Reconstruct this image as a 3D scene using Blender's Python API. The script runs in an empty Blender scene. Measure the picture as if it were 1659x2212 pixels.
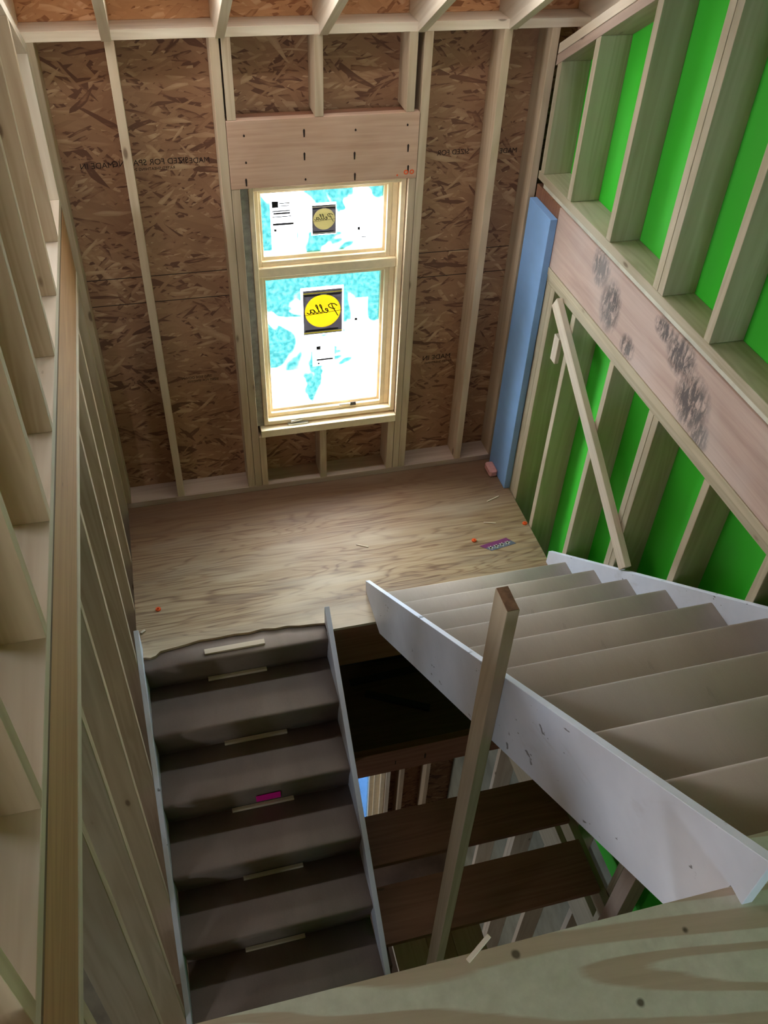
import bpy, bmesh, math, random
from mathutils import Vector, Matrix
random.seed(7)
sc = bpy.context.scene
COL = sc.collection

# ------------------------------------------------------------------ camera
cam_d = bpy.data.cameras.new('camera')
cam = bpy.data.objects.new('camera', cam_d); COL.objects.link(cam); sc.camera = cam
CAM_H = 3.39
yaw, pitch, roll = -0.288406741, 0.74458645, 0.0511792414
cy, sy, cp, sp = math.cos(yaw), math.sin(yaw), math.cos(pitch), math.sin(pitch)
fw = Vector((-sy*cp, cy*cp, -sp)); rt = Vector((cy, sy, 0)); up = rt.cross(fw)
rt2 = math.cos(roll)*rt + math.sin(roll)*up
up2 = -math.sin(roll)*rt + math.cos(roll)*up
m = Matrix((rt2, up2, -fw)).transposed().to_4x4(); m.translation = Vector((0, 0, CAM_H))
cam.matrix_world = m
cam_d.sensor_fit = 'VERTICAL'; cam_d.sensor_height = 36.0
cam_d.lens = 1882.44*36.0/2212.0
cam_d.clip_start = 0.02; cam_d.clip_end = 200

# ------------------------------------------------------------------ world, light, exposure
SKY = 20.0
w = bpy.data.worlds.new('world'); sc.world = w; w.use_nodes = True
nt = w.node_tree; nt.nodes.clear()
o = nt.nodes.new('ShaderNodeOutputWorld'); b = nt.nodes.new('ShaderNodeBackground')
tc = nt.nodes.new('ShaderNodeTexCoord'); nz = nt.nodes.new('ShaderNodeTexNoise')
nz.inputs['Scale'].default_value = 2.2; nz.inputs['Detail'].default_value = 5
cr = nt.nodes.new('ShaderNodeValToRGB')
cr.color_ramp.elements[0].position = .40; cr.color_ramp.elements[0].color = (.62, .80, 1, 1)
cr.color_ramp.elements[1].position = .58; cr.color_ramp.elements[1].color = (1, 1, 1, 1)
nt.links.new(tc.outputs['Generated'], nz.inputs['Vector']); nt.links.new(nz.outputs['Fac'], cr.inputs['Fac'])
nt.links.new(cr.outputs['Color'], b.inputs['Color']); b.inputs['Strength'].default_value = SKY
nt.links.new(b.outputs[0], o.inputs['Surface'])
sc.view_settings.view_transform = 'Standard'; sc.view_settings.look = 'None'
sc.view_settings.gamma = 1.0; sc.view_settings.use_curve_mapping = False
sc.view_settings.exposure = 0.72
try:
    sc.cycles.max_bounces = 10; sc.cycles.diffuse_bounces = 6; sc.cycles.transparent_max_bounces = 8
    sc.cycles.sample_clamp_indirect = 6
    sc.cycles.use_denoising = True
except Exception:
    pass

def portal(name, loc, rot, sx, sy_):
    l = bpy.data.lights.new(name, 'AREA'); l.shape = 'RECTANGLE'; l.size = sx; l.size_y = sy_
    l.cycles.is_portal = True
    ob = bpy.data.objects.new(name, l); COL.objects.link(ob); ob.location = loc; ob.rotation_euler = rot
PI = math.pi
portal('sky_portal_window', (.80, 4.06, 1.1), (-PI/2, 0, 0), .80, 1.45)       # faces into the stairwell (-y)

# ------------------------------------------------------------------ helpers
def tag(ob, label=None, cat=None, group=None, kind=None):
    if label: ob['label'] = label
    if cat: ob['category'] = cat
    if group: ob['group'] = group
    if kind: ob['kind'] = kind
    return ob

def link(name, me, mat=None, parent=None):
    ob = bpy.data.objects.new(name, me); COL.objects.link(ob)
    if mat is not None: me.materials.append(mat)
    if parent is not None:
        ob.parent = parent
    return ob

def empty(name, loc=(0, 0, 0)):
    e = bpy.data.objects.new(name, None); COL.objects.link(e); e.location = loc; e.empty_display_size = .05
    return e

def setw(ob, mw):
    """place by world matrix, also under an unrotated parent"""
    if ob.parent is not None:
        ob.matrix_local = Matrix.Translation(-ob.parent.location) @ mw
    else:
        ob.matrix_world = mw

def box_me(dx, dy, dz, bev=.0015):
    bm = bmesh.new(); bmesh.ops.create_cube(bm, size=1)
    bmesh.ops.scale(bm, vec=(dx, dy, dz), verts=bm.verts)
    if bev: bmesh.ops.bevel(bm, geom=list(bm.edges), offset=min(bev, dx*.2, dy*.2, dz*.2), segments=1, affect='EDGES')
    me = bpy.data.meshes.new('m'); bm.to_mesh(me); bm.free(); return me

AX = {'x': Matrix.Identity(3),
      'y': Matrix(((0, -1, 0), (1, 0, 0), (0, 0, 1))),
      'z': Matrix(((0, 0, -1), (0, 1, 0), (1, 0, 0)))}
def board(name, x0, x1, y0, y1, z0, z1, mat, parent=None, bev=.0015, ax=None):
    """squared timber between two corners; its grain follows its longest side"""
    d = {'x': x1-x0, 'y': y1-y0, 'z': z1-z0}
    k = ax or max(d, key=d.get)
    R = AX[k]
    # local sizes
    if k == 'x': s = (d['x'], d['y'], d['z'])
    elif k == 'y': s = (d['y'], d['x'], d['z'])
    else: s = (d['z'], d['y'], d['x'])
    ob = link(name, box_me(*s, bev=bev), mat, parent)
    mw = R.to_4x4(); mw.translation = Vector(((x0+x1)/2, (y0+y1)/2, (z0+z1)/2))
    setw(ob, mw)
    return ob

def beam(name, a, b_, wdir, w_, t, mat, parent=None, bev=.0015):
    a = Vector(a); b_ = Vector(b_); X = (b_-a).normalized(); Y = Vector(wdir); Y = (Y-X*Y.dot(X)).normalized(); Z = X.cross(Y)
    ob = link(name, box_me((b_-a).length, w_, t, bev), mat, parent)
    mw = Matrix((X, Y, Z)).transposed().to_4x4(); mw.translation = (a+b_)/2
    setw(ob, mw); return ob

def prism_x(name, poly, x0, x1, mat, parent=None, xf=None, ang=0.0, bev=.001, smooth=False):
    """polygon in (y,z) extruded along x; local X axis follows the slope 'ang' (grain)"""
    c = Vector(((x0+x1)/2, sum(p[0] for p in poly)/len(poly), sum(p[1] for p in poly)/len(poly)))
    X = Vector((0, math.cos(ang), math.sin(ang))); Y = Vector((1, 0, 0)); Z = X.cross(Y)
    M3 = Matrix((X, Y, Z)).transposed(); inv = M3.transposed()
    bm = bmesh.new(); n = len(poly); A = []; B = []
    for (y, z) in poly:
        sh = xf(y) if xf else 0.0
        A.append(bm.verts.new(inv @ (Vector((x0+sh, y, z))-c))); B.append(bm.verts.new(inv @ (Vector((x1+sh, y, z))-c)))
    bm.faces.new(A); bm.faces.new(B[::-1])
    for i in range(n): bm.faces.new((A[i], B[i], B[(i+1) % n], A[(i+1) % n]))
    bmesh.ops.recalc_face_normals(bm, faces=bm.faces)
    if bev: bmesh.ops.bevel(bm, geom=list(bm.edges), offset=bev, segments=1, affect='EDGES')
    me = bpy.data.meshes.new('m'); bm.to_mesh(me); bm.free()
    ob = link(name, me, mat, parent)
    mw = M3.to_4x4(); mw.translation = c; setw(ob, mw)
    return ob

def prism_z(name, poly, z0, z1, mat, parent=None, bev=0):
    bm = bmesh.new(); A = [bm.verts.new((x, y, z0)) for x, y in poly]; B = [bm.verts.new((x, y, z1)) for x, y in poly]
    n = len(poly); bm.faces.new(A); bm.faces.new(B)
    for i in range(n): bm.faces.new((A[i], A[(i+1) % n], B[(i+1) % n], B[i]))
    bmesh.ops.recalc_face_normals(bm, faces=bm.faces)
    if bev: bmesh.ops.bevel(bm, geom=list(bm.edges), offset=bev, segments=1, affect='EDGES')
    me = bpy.data.meshes.new('m'); bm.to_mesh(me); bm.free()
    return link(name, me, mat, parent)

def sheet(name, plane, u0, u1, v0, v1, d0, d1, holes, mat):
    """wall sheet with rectangular holes. plane 'xz' (depth y) or 'yz' (depth x) or 'xy' (depth z)"""
    us = sorted({u0, u1} | {h[0] for h in holes} | {h[1] for h in holes})
    vs = sorted({v0, v1} | {h[2] for h in holes} | {h[3] for h in holes})
    bm = bmesh.new()
    def P(u, v, d):
        return {'xz': (u, d, v), 'yz': (d, u, v), 'xy': (u, v, d)}[plane]
    solid = {}
    for i in range(len(us)-1):
        for j in range(len(vs)-1):
            uc, vc = (us[i]+us[i+1])/2, (vs[j]+vs[j+1])/2
            solid[i, j] = not any(h[0] < uc < h[1] and h[2] < vc < h[3] for h in holes)
    V = {}
    def vv(i, j, d):
        k = (i, j, d)
        if k not in V: V[k] = bm.verts.new(P(us[i], vs[j], d))
        return V[k]
    for (i, j), s in solid.items():
        if not s: continue
        for d in (d0, d1): bm.faces.new((vv(i, j, d), vv(i+1, j, d), vv(i+1, j+1, d), vv(i, j+1, d)))
        for (a, b2, nb) in (((i, j), (i+1, j), (i, j-1)), ((i, j+1), (i+1, j+1), (i, j+1)),
                            ((i, j), (i, j+1), (i-1, j)), ((i+1, j), (i+1, j+1), (i+1, j))):
            if not solid.get(nb, False):
                bm.faces.new((vv(*a, d0), vv(*b2, d0), vv(*b2, d1), vv(*a, d1)))
    bmesh.ops.recalc_face_normals(bm, faces=bm.faces)
    me = bpy.data.meshes.new('m'); bm.to_mesh(me); bm.free()
    ob = link(name, me, mat); ob['kind'] = 'structure'
    return ob

# ------------------------------------------------------------------ materials
class NT:
    def __init__(s, name, rough=.75, spec=.3):
        s.m = bpy.data.materials.new(name); s.m.use_nodes = True; s.t = s.m.node_tree; s.n = s.t.nodes; s.n.clear()
        s.out = s.n.new('ShaderNodeOutputMaterial'); s.b = s.n.new('ShaderNodeBsdfPrincipled')
        s.b.inputs['Roughness'].default_value = rough; s.b.inputs['Specular IOR Level'].default_value = spec
        s.t.links.new(s.b.outputs[0], s.out.inputs['Surface'])
    def L(s, a, b2): s.t.links.new(a, b2)
    def coord(s, rnd=True, kind='Object'):
        tc = s.n.new('ShaderNodeTexCoord'); v = tc.outputs[kind]
        if rnd:
            oi = s.n.new('ShaderNodeObjectInfo'); mu = s.math('MULTIPLY', oi.outputs['Random'], 37.0)
            va = s.n.new('ShaderNodeVectorMath'); va.operation = 'ADD'; s.L(v, va.inputs[0]); s.L(mu, va.inputs[1]); v = va.outputs[0]
            s.rand = oi.outputs['Random']
        return v
    def math(s, op, a, b2=None, c=None, clamp=False):
        n = s.n.new('ShaderNodeMath'); n.operation = op; n.use_clamp = clamp
        for i, x in enumerate((a, b2, c)):
            if x is None: continue
            if isinstance(x, (int, float)): n.inputs[i].default_value = x
            else: s.L(x, n.inputs[i])
        return n.outputs[0]
    def mapv(s, v, scale=(1, 1, 1), rot=(0, 0, 0), loc=(0, 0, 0)):
        n = s.n.new('ShaderNodeMapping'); n.inputs['Scale'].default_value = scale; n.inputs['Rotation'].default_value = rot
        n.inputs['Location'].default_value = loc; s.L(v, n.inputs['Vector']); return n.outputs[0]
    def swz(s, v, order):
        sp_ = s.n.new('ShaderNodeSeparateXYZ'); s.L(v, sp_.inputs[0]); c = s.n.new('ShaderNodeCombineXYZ')
        for i, ch in enumerate(order):
            if ch in 'xyz': s.L(sp_.outputs['xyz'.index(ch)], c.inputs[i])
        return c.outputs[0]
    def noise(s, v, sc_=1, det=3, rough=.5, dist=0, out='Fac'):
        n = s.n.new('ShaderNodeTexNoise'); n.inputs['Scale'].default_value = sc_; n.inputs['Detail'].default_value = det
        n.inputs['Roughness'].default_value = rough; n.inputs['Distortion'].default_value = dist; s.L(v, n.inputs['Vector']); return n.outputs[out]
    def voro(s, v, sc_=1, feat='F1', rnd=1.0, dim='3D'):
        n = s.n.new('ShaderNodeTexVoronoi'); n.feature = feat; n.voronoi_dimensions = dim; n.inputs['Scale'].default_value = sc_
        n.inputs['Randomness'].default_value = rnd; s.L(v, n.inputs['Vector']); return n
    def ramp(s, f, stops, interp='LINEAR'):
        n = s.n.new('ShaderNodeValToRGB'); n.color_ramp.interpolation = interp; e = n.color_ramp.elements
        while len(e) < len(stops): e.new(.5)
        for i, (p, c) in enumerate(stops):
            e[i].position = p; e[i].color = (c, c, c, 1) if isinstance(c, (int, float)) else (*c, 1)
        s.L(f, n.inputs['Fac']); return n.outputs['Color']
    def mix(s, f, a, b2, mode='MIX'):
        n = s.n.new('ShaderNodeMix'); n.data_type = 'RGBA'; n.blend_type = mode
        if isinstance(f, (int, float)): n.inputs[0].default_value = f
        else: s.L(f, n.inputs[0])
        for i, x in ((6, a), (7, b2)):
            if isinstance(x, tuple): n.inputs[i].default_value = (*x, 1)
            else: s.L(x, n.inputs[i])
        return n.outputs[2]
    def bump(s, h, strength=.2, dist=.002):
        n = s.n.new('ShaderNodeBump'); n.inputs['Strength'].default_value = strength; n.inputs['Distance'].default_value = dist
        s.L(h, n.inputs['Height']); s.L(n.outputs[0], s.b.inputs['Normal'])
    def base(s, c):
        if isinstance(c, tuple): s.b.inputs['Base Color'].default_value = (*c, 1)
        else: s.L(c, s.b.inputs['Base Color'])
    def val(s, c, amount=.18):
        """per-board brightness variation"""
        f = s.math('MULTIPLY_ADD', s.rand, amount*2, 1-amount)
        n = s.n.new('ShaderNodeVectorMath'); n.operation = 'SCALE'; s.L(c, n.inputs[0]); s.L(f, n.inputs['Scale']); return n.outputs[0]

def lumber(name, light, dark, knot=(.10, .05, .025), knots=.085, var=.12, grain=1.0, rough=.7):
    t = NT(name, rough); v = t.coord()
    g1 = t.noise(t.mapv(v, (1.3, 26, 26)), 1, 4, .6, .6)
    rings = t.noise(t.mapv(v, (.55, 9, 9)), 1, 2, .5, .8)
    s1 = t.math('SINE', t.math('MULTIPLY', rings, 46.0*grain)); s1 = t.math('MULTIPLY_ADD', s1, .22, .28)
    f = t.math('ADD', t.math('MULTIPLY', g1, .62), t.math('MULTIPLY', s1, .5), clamp=True)
    c = t.ramp(f, [(.22, light), (.78, dark)])
    big = t.noise(v, 1.7, 2)
    c = t.mix(t.ramp(big, [(.35, 0.0), (.75, .35)]), c, dark)
    vo = t.voro(t.mapv(v, (2.6, 7, 7)), 1)
    k = t.ramp(vo.outputs['Distance'], [(knots*.6, 1.0), (knots, 0.0)])
    c = t.mix(k, c, knot)
    halo = t.ramp(vo.outputs['Distance'], [(knots, .35), (knots*2.4, 0.0)])
    c = t.mix(halo, c, dark)
    c = t.val(c, var)
    t.base(c); t.bump(g1, .15, .001)
    return t.m

M = {}
M['pine'] = lumber('pine', (.61, .475, .325), (.43, .305, .19))
M['pine_pale'] = lumber('pine_pale', (.71, .61, .47), (.56, .44, .31), knots=.06)
M['pine_pink'] = lumber('pine_pink', (.57, .42, .33), (.41, .29, .22), knots=.06)
M['pine_green'] = lumber('pine_greenwall', (.54, .455, .32), (.38, .31, .19))
M['rim'] = lumber('rim_orange', (.56, .32, .155), (.38, .20, .09), knots=.03, var=.03)
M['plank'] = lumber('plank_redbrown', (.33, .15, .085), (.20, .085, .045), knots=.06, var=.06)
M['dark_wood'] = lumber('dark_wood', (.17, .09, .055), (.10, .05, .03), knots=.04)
M['post'] = lumber('post_weathered', (.56, .45, .31), (.40, .30, .19), knots=.035, var=0)

def header_mat():
    t = NT('fir_header', .7); v = t.coord(rnd=False)
    g = t.noise(t.mapv(v, (2.2, 60, 60)), 1, 4, .6, .3)
    big = t.noise(t.mapv(v, (1.2, 3, 3)), 2.4, 3, .5, .5)
    c = t.ramp(g, [(.3, (.60, .38, .255)), (.72, (.46, .275, .18))])
    c = t.mix(t.ramp(big, [(.4, 0.0), (.7, .55)]), c, (.63, .43, .31))
    t.base(c); return t.m
M['header'] = header_mat()

def beam_mat():
    t = NT('stained_beam', .75); v = t.coord(rnd=False)
    g = t.noise(t.mapv(v, (1.1, 18, 18)), 1, 5, .6, .8)
    c = t.ramp(g, [(.3, (.60, .44, .36)), (.72, (.43, .29, .23))])
    gx = t.math('MULTIPLY', t.noise(t.mapv(v, (3, 1, 6)), 1.2, 3), 1)
    # black scuffs where the board was dragged (own shapes)
    st = t.noise(t.mapv(v, (9, 4, 4)), 1.5, 6, .75, .8)
    area = t.noise(t.mapv(v, (1.6, 1, 2.4), loc=(.35, 0, .4)), 1.3, 1)
    m1 = t.ramp(st, [(.52, 0.0), (.62, 1.0)]); m2 = t.ramp(area, [(.53, 0.0), (.62, 1.0)])
    sx = t.n.new('ShaderNodeSeparateXYZ'); t.L(v, sx.inputs[0])
    tot = None
    for (cx, cz, rx, rz) in ((2.86, .09, .09, .10), (2.72, -.02, .10, .13), (2.52, -.10, .07, .06), (2.30, .11, .09, .05), (2.16, .08, .12, .09), (2.02, -.03, .13, .13), (1.92, -.11, .07, .07), (1.2, .05, .12, .08)):
        dx = t.math('DIVIDE', t.math('SUBTRACT', sx.outputs[0], cx), rx); dz = t.math('DIVIDE', t.math('SUBTRACT', sx.outputs[2], cz), rz)
        q = t.math('SUBTRACT', 1.0, t.math('ADD', t.math('MULTIPLY', dx, dx), t.math('MULTIPLY', dz, dz)), clamp=True)
        tot = q if tot is None else t.math('MAXIMUM', tot, q)
    st2 = t.noise(t.mapv(v, (34, 1, 11)), 1.5, 6, .75, .6)
    msk = t.math('MULTIPLY', tot, t.ramp(st2, [(.40, 0.0), (.55, 1.5)]), clamp=True)
    c = t.mix(t.math('MULTIPLY', msk, .85), c, (.06, .055, .055))
    c = t.mix(t.ramp(t.noise(v, 3, 3), [(.5, 0.0), (.8, .35)]), c, (.62, .55, .5))
    t.base(c); return t.m
M['beam'] = beam_mat()

def osb_mat(name, order, cols, seams=(), sc_=1.0):
    t = NT(name, .65, .35); v = t.swz(t.coord(rnd=False), order)
    warp = t.noise(v, 3.0, 2, out='Color')
    wv = t.n.new('ShaderNodeVectorMath'); wv.operation = 'MULTIPLY_ADD'; t.L(warp, wv.inputs[0]); wv.inputs[1].default_value = (.055, .055, 0); t.L(v, wv.inputs[2])
    v2 = wv.outputs[0]
    hcur = None; ccur = None
    for i, ang in enumerate((0.1, .55, -.4, .9, -.75, .3, -.2, .05)):
        mp = t.mapv(v2, (5.5*sc_, 26*sc_, 1), (0, 0, ang), (i*3.7, i*1.9, 0))
        # rotation happens after scaling in the mapping node, so rotate first
        r1 = t.mapv(v2, (1, 1, 1), (0, 0, ang)); k_ = (1.0, .7, 1.3, .9, 1.15, .8, 1.4, 1.0)[i]; mp = t.mapv(r1, (8.5*sc_*k_, 50*sc_*k_, 1), (0, 0, 0), (i*3.7, i*1.9, 0))
        vo = t.voro(mp, 1.0, rnd=1, dim='2D')
        sp_ = t.n.new('ShaderNodeSeparateColor'); t.L(vo.outputs['Color'], sp_.inputs[0])
        h = sp_.outputs[0]; c = sp_.outputs[1]
        # fade strand value at the strand rim a little
        c = t.math('SUBTRACT', c, t.math('MULTIPLY', vo.outputs['Distance'], .25))
        if hcur is None: hcur, ccur = h, c
        else:
            gt = t.math('GREATER_THAN', h, hcur)
            ccur = t.math('ADD', t.math('MULTIPLY', gt, c), t.math('MULTIPLY', t.math('SUBTRACT', 1.0, gt), ccur))
            hcur = t.math('MAXIMUM', h, hcur)
    fine = t.noise(t.mapv(v, (12, 60, 1)), 1, 3)
    f = t.math('ADD', ccur, t.math('MULTIPLY_ADD', fine, .3, -.15), clamp=True)
    c = t.ramp(f, [(.0, cols[0]), (.09, cols[1]), (.70, cols[2]), (.95, cols[3])])
    tone = t.noise(v, 2.2, 2); c = t.mix(t.ramp(tone, [(.4, 0.0), (.7, .3)]), c, (.20, .09, .045))
    sp2 = t.n.new('ShaderNodeSeparateXYZ'); t.L(v, sp2.inputs[0])
    for s_ in seams:
        d = t.math('ABSOLUTE', t.math('SUBTRACT', sp2.outputs[1], s_))
        c = t.mix(t.math('LESS_THAN', d, .0022), c, (.03, .015, .01))
    t.base(c); t.bump(hcur, .25, .001); return t.m
OSBC = [(.15, .066, .036), (.31, .158, .082), (.38, .208, .108), (.55, .36, .205)]
M['osb'] = osb_mat('osb_wall', 'xz ', OSBC, (1.335, 1.197, -.09))
M['osb_roof'] = osb_mat('osb_roof', 'xy ', [(.22, .10, .045), (.38, .19, .09), (.47, .25, .12), (.58, .36, .2)])
M['osb_orange_lit'] = osb_mat('osb_orange_lit', 'xz ', [(.30, .12, .045), (.50, .24, .10), (.60, .31, .14), (.74, .46, .26)])  # more orange panel, its colour brightened for the daylight above the plate
M['osb_y'] = osb_mat('osb_side', 'yz ', OSBC)

def ply_landing():
    t = NT('landing_plywood', .55, .4); v = t.coord(rnd=False)
    d = t.noise(t.mapv(v, (.55, 4.6, 1)), 1, 3, .5, .5)
    r = t.math('SINE', t.math('MULTIPLY', d, 120.0)); r = t.math('MULTIPLY_ADD', r, .5, .5)
    g = t.noise(t.mapv(v, (1.6, 70, 1)), 1, 5, .65, .3)
    r = t.math('POWER', r, 4.0)
    f = t.math('ADD', t.math('MULTIPLY', r, .22), t.math('MULTIPLY', g, .86))
    c = t.ramp(f, [(.30, (.46, .335, .195)), (.52, (.35, .23, .125)), (.74, (.18, .10, .052))])
    st = t.noise(t.mapv(v, (.9, 9, 1), loc=(4, 2, 0)), 1, 4, .6, .3)
    c = t.mix(t.ramp(st, [(.53, 0.0), (.68, .6)]), c, (.17, .12, .09))
    pat = t.noise(t.mapv(v, (1.2, 5, 1), loc=(9, 0, 0)), 1, 2)
    c = t.mix(t.ramp(pat, [(.52, 0.0), (.7, .6)]), c, (.62, .51, .36))
    sp_ = t.n.new('ShaderNodeSeparateXYZ'); t.L(v, sp_.inputs[0])
    # painted shade below the window along the far wall, painted light at the stairs
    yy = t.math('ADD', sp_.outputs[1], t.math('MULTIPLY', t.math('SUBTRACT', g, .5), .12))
    back_shade = t.ramp(t.math('MULTIPLY_ADD', yy, 1.0, -3.0), [(.1, 0.0), (.75, .85)])
    c = t.mix(back_shade, c, (.16, .075, .04))
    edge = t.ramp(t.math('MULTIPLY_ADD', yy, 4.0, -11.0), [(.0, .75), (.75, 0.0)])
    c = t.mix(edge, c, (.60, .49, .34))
    t.base(c); t.bump(g, .2, .001); return t.m
M['landing'] = ply_landing()

def ply_upper():
    t = NT('upper_plywood', .7); v = t.coord(rnd=False)
    rv = t.mapv(v, (1, 1, 1), (0, 0, .10))
    d = t.noise(t.mapv(rv, (.8, 5.0, 1), loc=(1.3, .6, 0)), 1, 2, .4, .25)
    r = t.math('SINE', t.math('MULTIPLY', d, 78.0))
    g = t.noise(t.mapv(rv, (3, 60, 1)), 1, 4, .6)
    r2 = t.math('ADD', r, t.math('MULTIPLY_ADD', g, .8, -.4))
    band = t.ramp(t.math('MULTIPLY_ADD', r2, .5, .5), [(.62, 0.0), (.80, .85)])
    mott = t.noise(v, 26, 4, .7)
    base = t.ramp(mott, [(.3, (.60, .55, .43)), (.7, (.72, .67, .54))])
    tan = t.ramp(g, [(.3, (.56, .41, .29)), (.7, (.46, .33, .22))])
    c = t.mix(band, base, tan)
    gs = t.noise(v, 6, 4, .7)
    c = t.mix(t.ramp(gs, [(.58, 0.0), (.75, .45)]), c, (.33, .31, .25))
    vo = t.voro(t.mapv(v, (1, 1, 0)), 7.0, dim='2D')
    spc = t.n.new('ShaderNodeSeparateColor'); t.L(vo.outputs['Color'], spc.inputs[0])
    dd = t.math('ADD', vo.outputs['Distance'], t.math('MULTIPLY_ADD', gs, .16, -.08))
    hm = t.math('MULTIPLY', t.ramp(dd, [(.02, .9), (.05, 0.0)]), t.math('GREATER_THAN', spc.outputs[0], .55))
    c = t.mix(hm, c, (.10, .07, .04))
    t.base(c); t.bump(mott, .3, .001); return t.m
M['upper'] = ply_upper()

def cover_mat(name, c0, c1, c2):
    t = NT(name, .85, .2); v = t.coord(rnd=False, kind='Object')
    wl = t.noise(t.mapv(v, (2.5, 9, 9)), 1, 4, .6, .4); fz = t.noise(v, 300, 2, .6)
    c = t.ramp(wl, [(.3, c0), (.7, c1)])
    c = t.mix(t.ramp(fz, [(.4, 0.0), (.8, .4)]), c, c2)
    dirt = t.noise(t.mapv(v, (7, 22, 22)), 1, 4, .7)
    c = t.mix(t.ramp(dirt, [(.66, 0.0), (.78, .3)]), c, (.15, .12, .10))
    t.base(c); t.bump(wl, .35, .006); return t.m
M['cover'] = cover_mat('tan_stair_covering', (.50, .43, .36), (.45, .38, .32), (.54, .48, .41))
M['cover_dark'] = cover_mat('brown_stair_covering', (.28, .215, .175), (.23, .175, .14), (.32, .25, .205))

def white_mat():
    t = NT('primed_white_board', .5, .4); v = t.coord()
    n = t.noise(v, 5, 4, .6)
    c = t.ramp(n, [(.3, (.70, .72, .80)), (.75, (.80, .82, .90))])
    sc1 = t.noise(t.mapv(v, (16, 9, 34)), 1, 3, .6, .4)
    c = t.mix(t.ramp(sc1, [(.69, 0.0), (.715, .85)]), c, (.14, .13, .14))
    sm = t.noise(t.mapv(v, (2.2, 5, 5)), 1, 4, .7, .5)
    c = t.mix(t.ramp(sm, [(.62, 0.0), (.78, .5)]), c, (.42, .37, .33))
    t.base(c); return t.m
M['white'] = white_mat()
def plain(name, col, rough=.6, met=0, spec=.3, var=.1, sc_=8):
    t = NT(name, rough, spec); v = t.coord(rnd=False); n = t.noise(v, sc_, 4, .6)
    c2 = tuple(x*(1-var) for x in col); t.base(t.ramp(n, [(.35, col), (.7, c2)])); t.b.inputs['Metallic'].default_value = met; return t.m
def green_mat():
    t = NT('green_sheathing', .6, .3); v = t.coord(rnd=False); n = t.noise(t.mapv(v, (1, 2, .5)), 4, 3)
    c = t.ramp(n, [(.35, (.055, .66, .035)), (.7, (.075, .58, .05))])
    l = t.noise(t.mapv(v, (1, 60, 2)), 1, 3); c = t.mix(t.ramp(l, [(.72, 0.0), (.76, .35)]), c, (.02, .2, .02))
    t.base(c); return t.m
M['green'] = green_mat(); M['green_w'] = M['green']
M['foam'] = plain('blue_foam', (.28, .48, .82), .8, var=.12, sc_=5)
M['insul'] = plain('pink_insulation', (.75, .36, .33), .9, sc_=60)
M['frame'] = plain('window_pine', (.93, .76, .50), .5, var=.12, sc_=20)
M['paper'] = plain('pale_sheathing', (.74, .70, .56), .8, var=.35, sc_=6)
M['black'] = plain('black_print', (.012, .012, .014), .6)
M['ink'] = plain('brown_ink', (.035, .018, .012), .8, var=.5, sc_=60)
M['metal'] = plain('silver_metal', (.62, .6, .56), .3, met=.9)
M['hole'] = plain('dark_rubber', (.03, .025, .02), .7)
M['magenta'] = plain('magenta_tape', (1.0, .015, .40), .5, var=.03)
M['orange'] = plain('orange_plastic', (.85, .12, .03), .4)
M['yellow'] = plain('yellow_label', (.95, .82, .10), .5, var=.03)
M['greyfilm'] = plain('grey_label', (.20, .19, .20), .5, var=.05)

M['card_purple'] = plain('purple_card', (.22, .05, .15), .4)
M['card_grey'] = plain('grey_card', (.15, .16, .20), .4)
M['card_cream'] = plain('cream_print', (.66, .62, .5), .5)
M['grey'] = plain('grey_concrete', (.62, .62, .60), .9, var=.2, sc_=2)
M['endgrain'] = plain('end_grain', (.30, .15, .085), .8, var=.5, sc_=30)
M['seal'] = plain('foam_seal', (.42, .40, .33), .9, var=.4, sc_=25)
M['olive'] = plain('olive_sheathing', (.34, .33, .25), .8, var=.4, sc_=3)
M['brownfloor'] = plain('brown_subfloor', (.20, .12, .07), .8, var=.4, sc_=4)

def glass_mat(clear=()):
    t = NT('film_covered_glass', .4); v = t.coord(rnd=False)
    n = t.noise(t.mapv(v, (1, 1, 1)), 3.0, 3, .55, .7)
    n2 = t.noise(v, 45, 3, .6)
    sp_ = t.n.new('ShaderNodeSeparateXYZ'); t.L(v, sp_.inputs[0])
    # film covers mostly the upper part of each pane, patchy below
    g = t.math('ADD', n, t.math('MULTIPLY', sp_.outputs[2], .42))
    f = t.ramp(g, [(.475, 0.0), (.53, 1.0)])
    f = t.math('MULTIPLY', f, t.math('MULTIPLY_ADD', n2, .35, .78), clamp=True)
    for (cx, cz, hx, hz) in clear:      # places where the film is cut away round a sticker
        bx = t.math('LESS_THAN', t.math('ABSOLUTE', t.math('SUBTRACT', sp_.outputs[0], cx)), hx)
        bz = t.math('LESS_THAN', t.math('ABSOLUTE', t.math('SUBTRACT', sp_.outputs[2], cz)), hz)
        f = t.math('MULTIPLY', f, t.math('SUBTRACT', 1.0, t.math('MULTIPLY', bx, bz)))
    c = t.mix(f, (1, 1, 1), (.085, .215, .215))
    tr = t.n.new('ShaderNodeBsdfTransparent'); t.L(c, tr.inputs['Color'])
    gl = t.n.new('ShaderNodeBsdfGlossy'); gl.inputs['Roughness'].default_value = .05
    mx = t.n.new('ShaderNodeMixShader'); mx.inputs[0].default_value = .04
    t.L(tr.outputs[0], mx.inputs[1]); t.L(gl.outputs[0], mx.inputs[2]); t.L(mx.outputs[0], t.out.inputs['Surface'])
    return t.m
M['glass'] = glass_mat([(-.19, -.02, .062, .15), (.004, .009, .062, .08), (.19, -.05, .05, .06)])
M['glass_low'] = glass_mat([(-.007, .182, .112, .14), (-.004, -.075, .06, .075), (.19, .12, .045, .12)])
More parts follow.
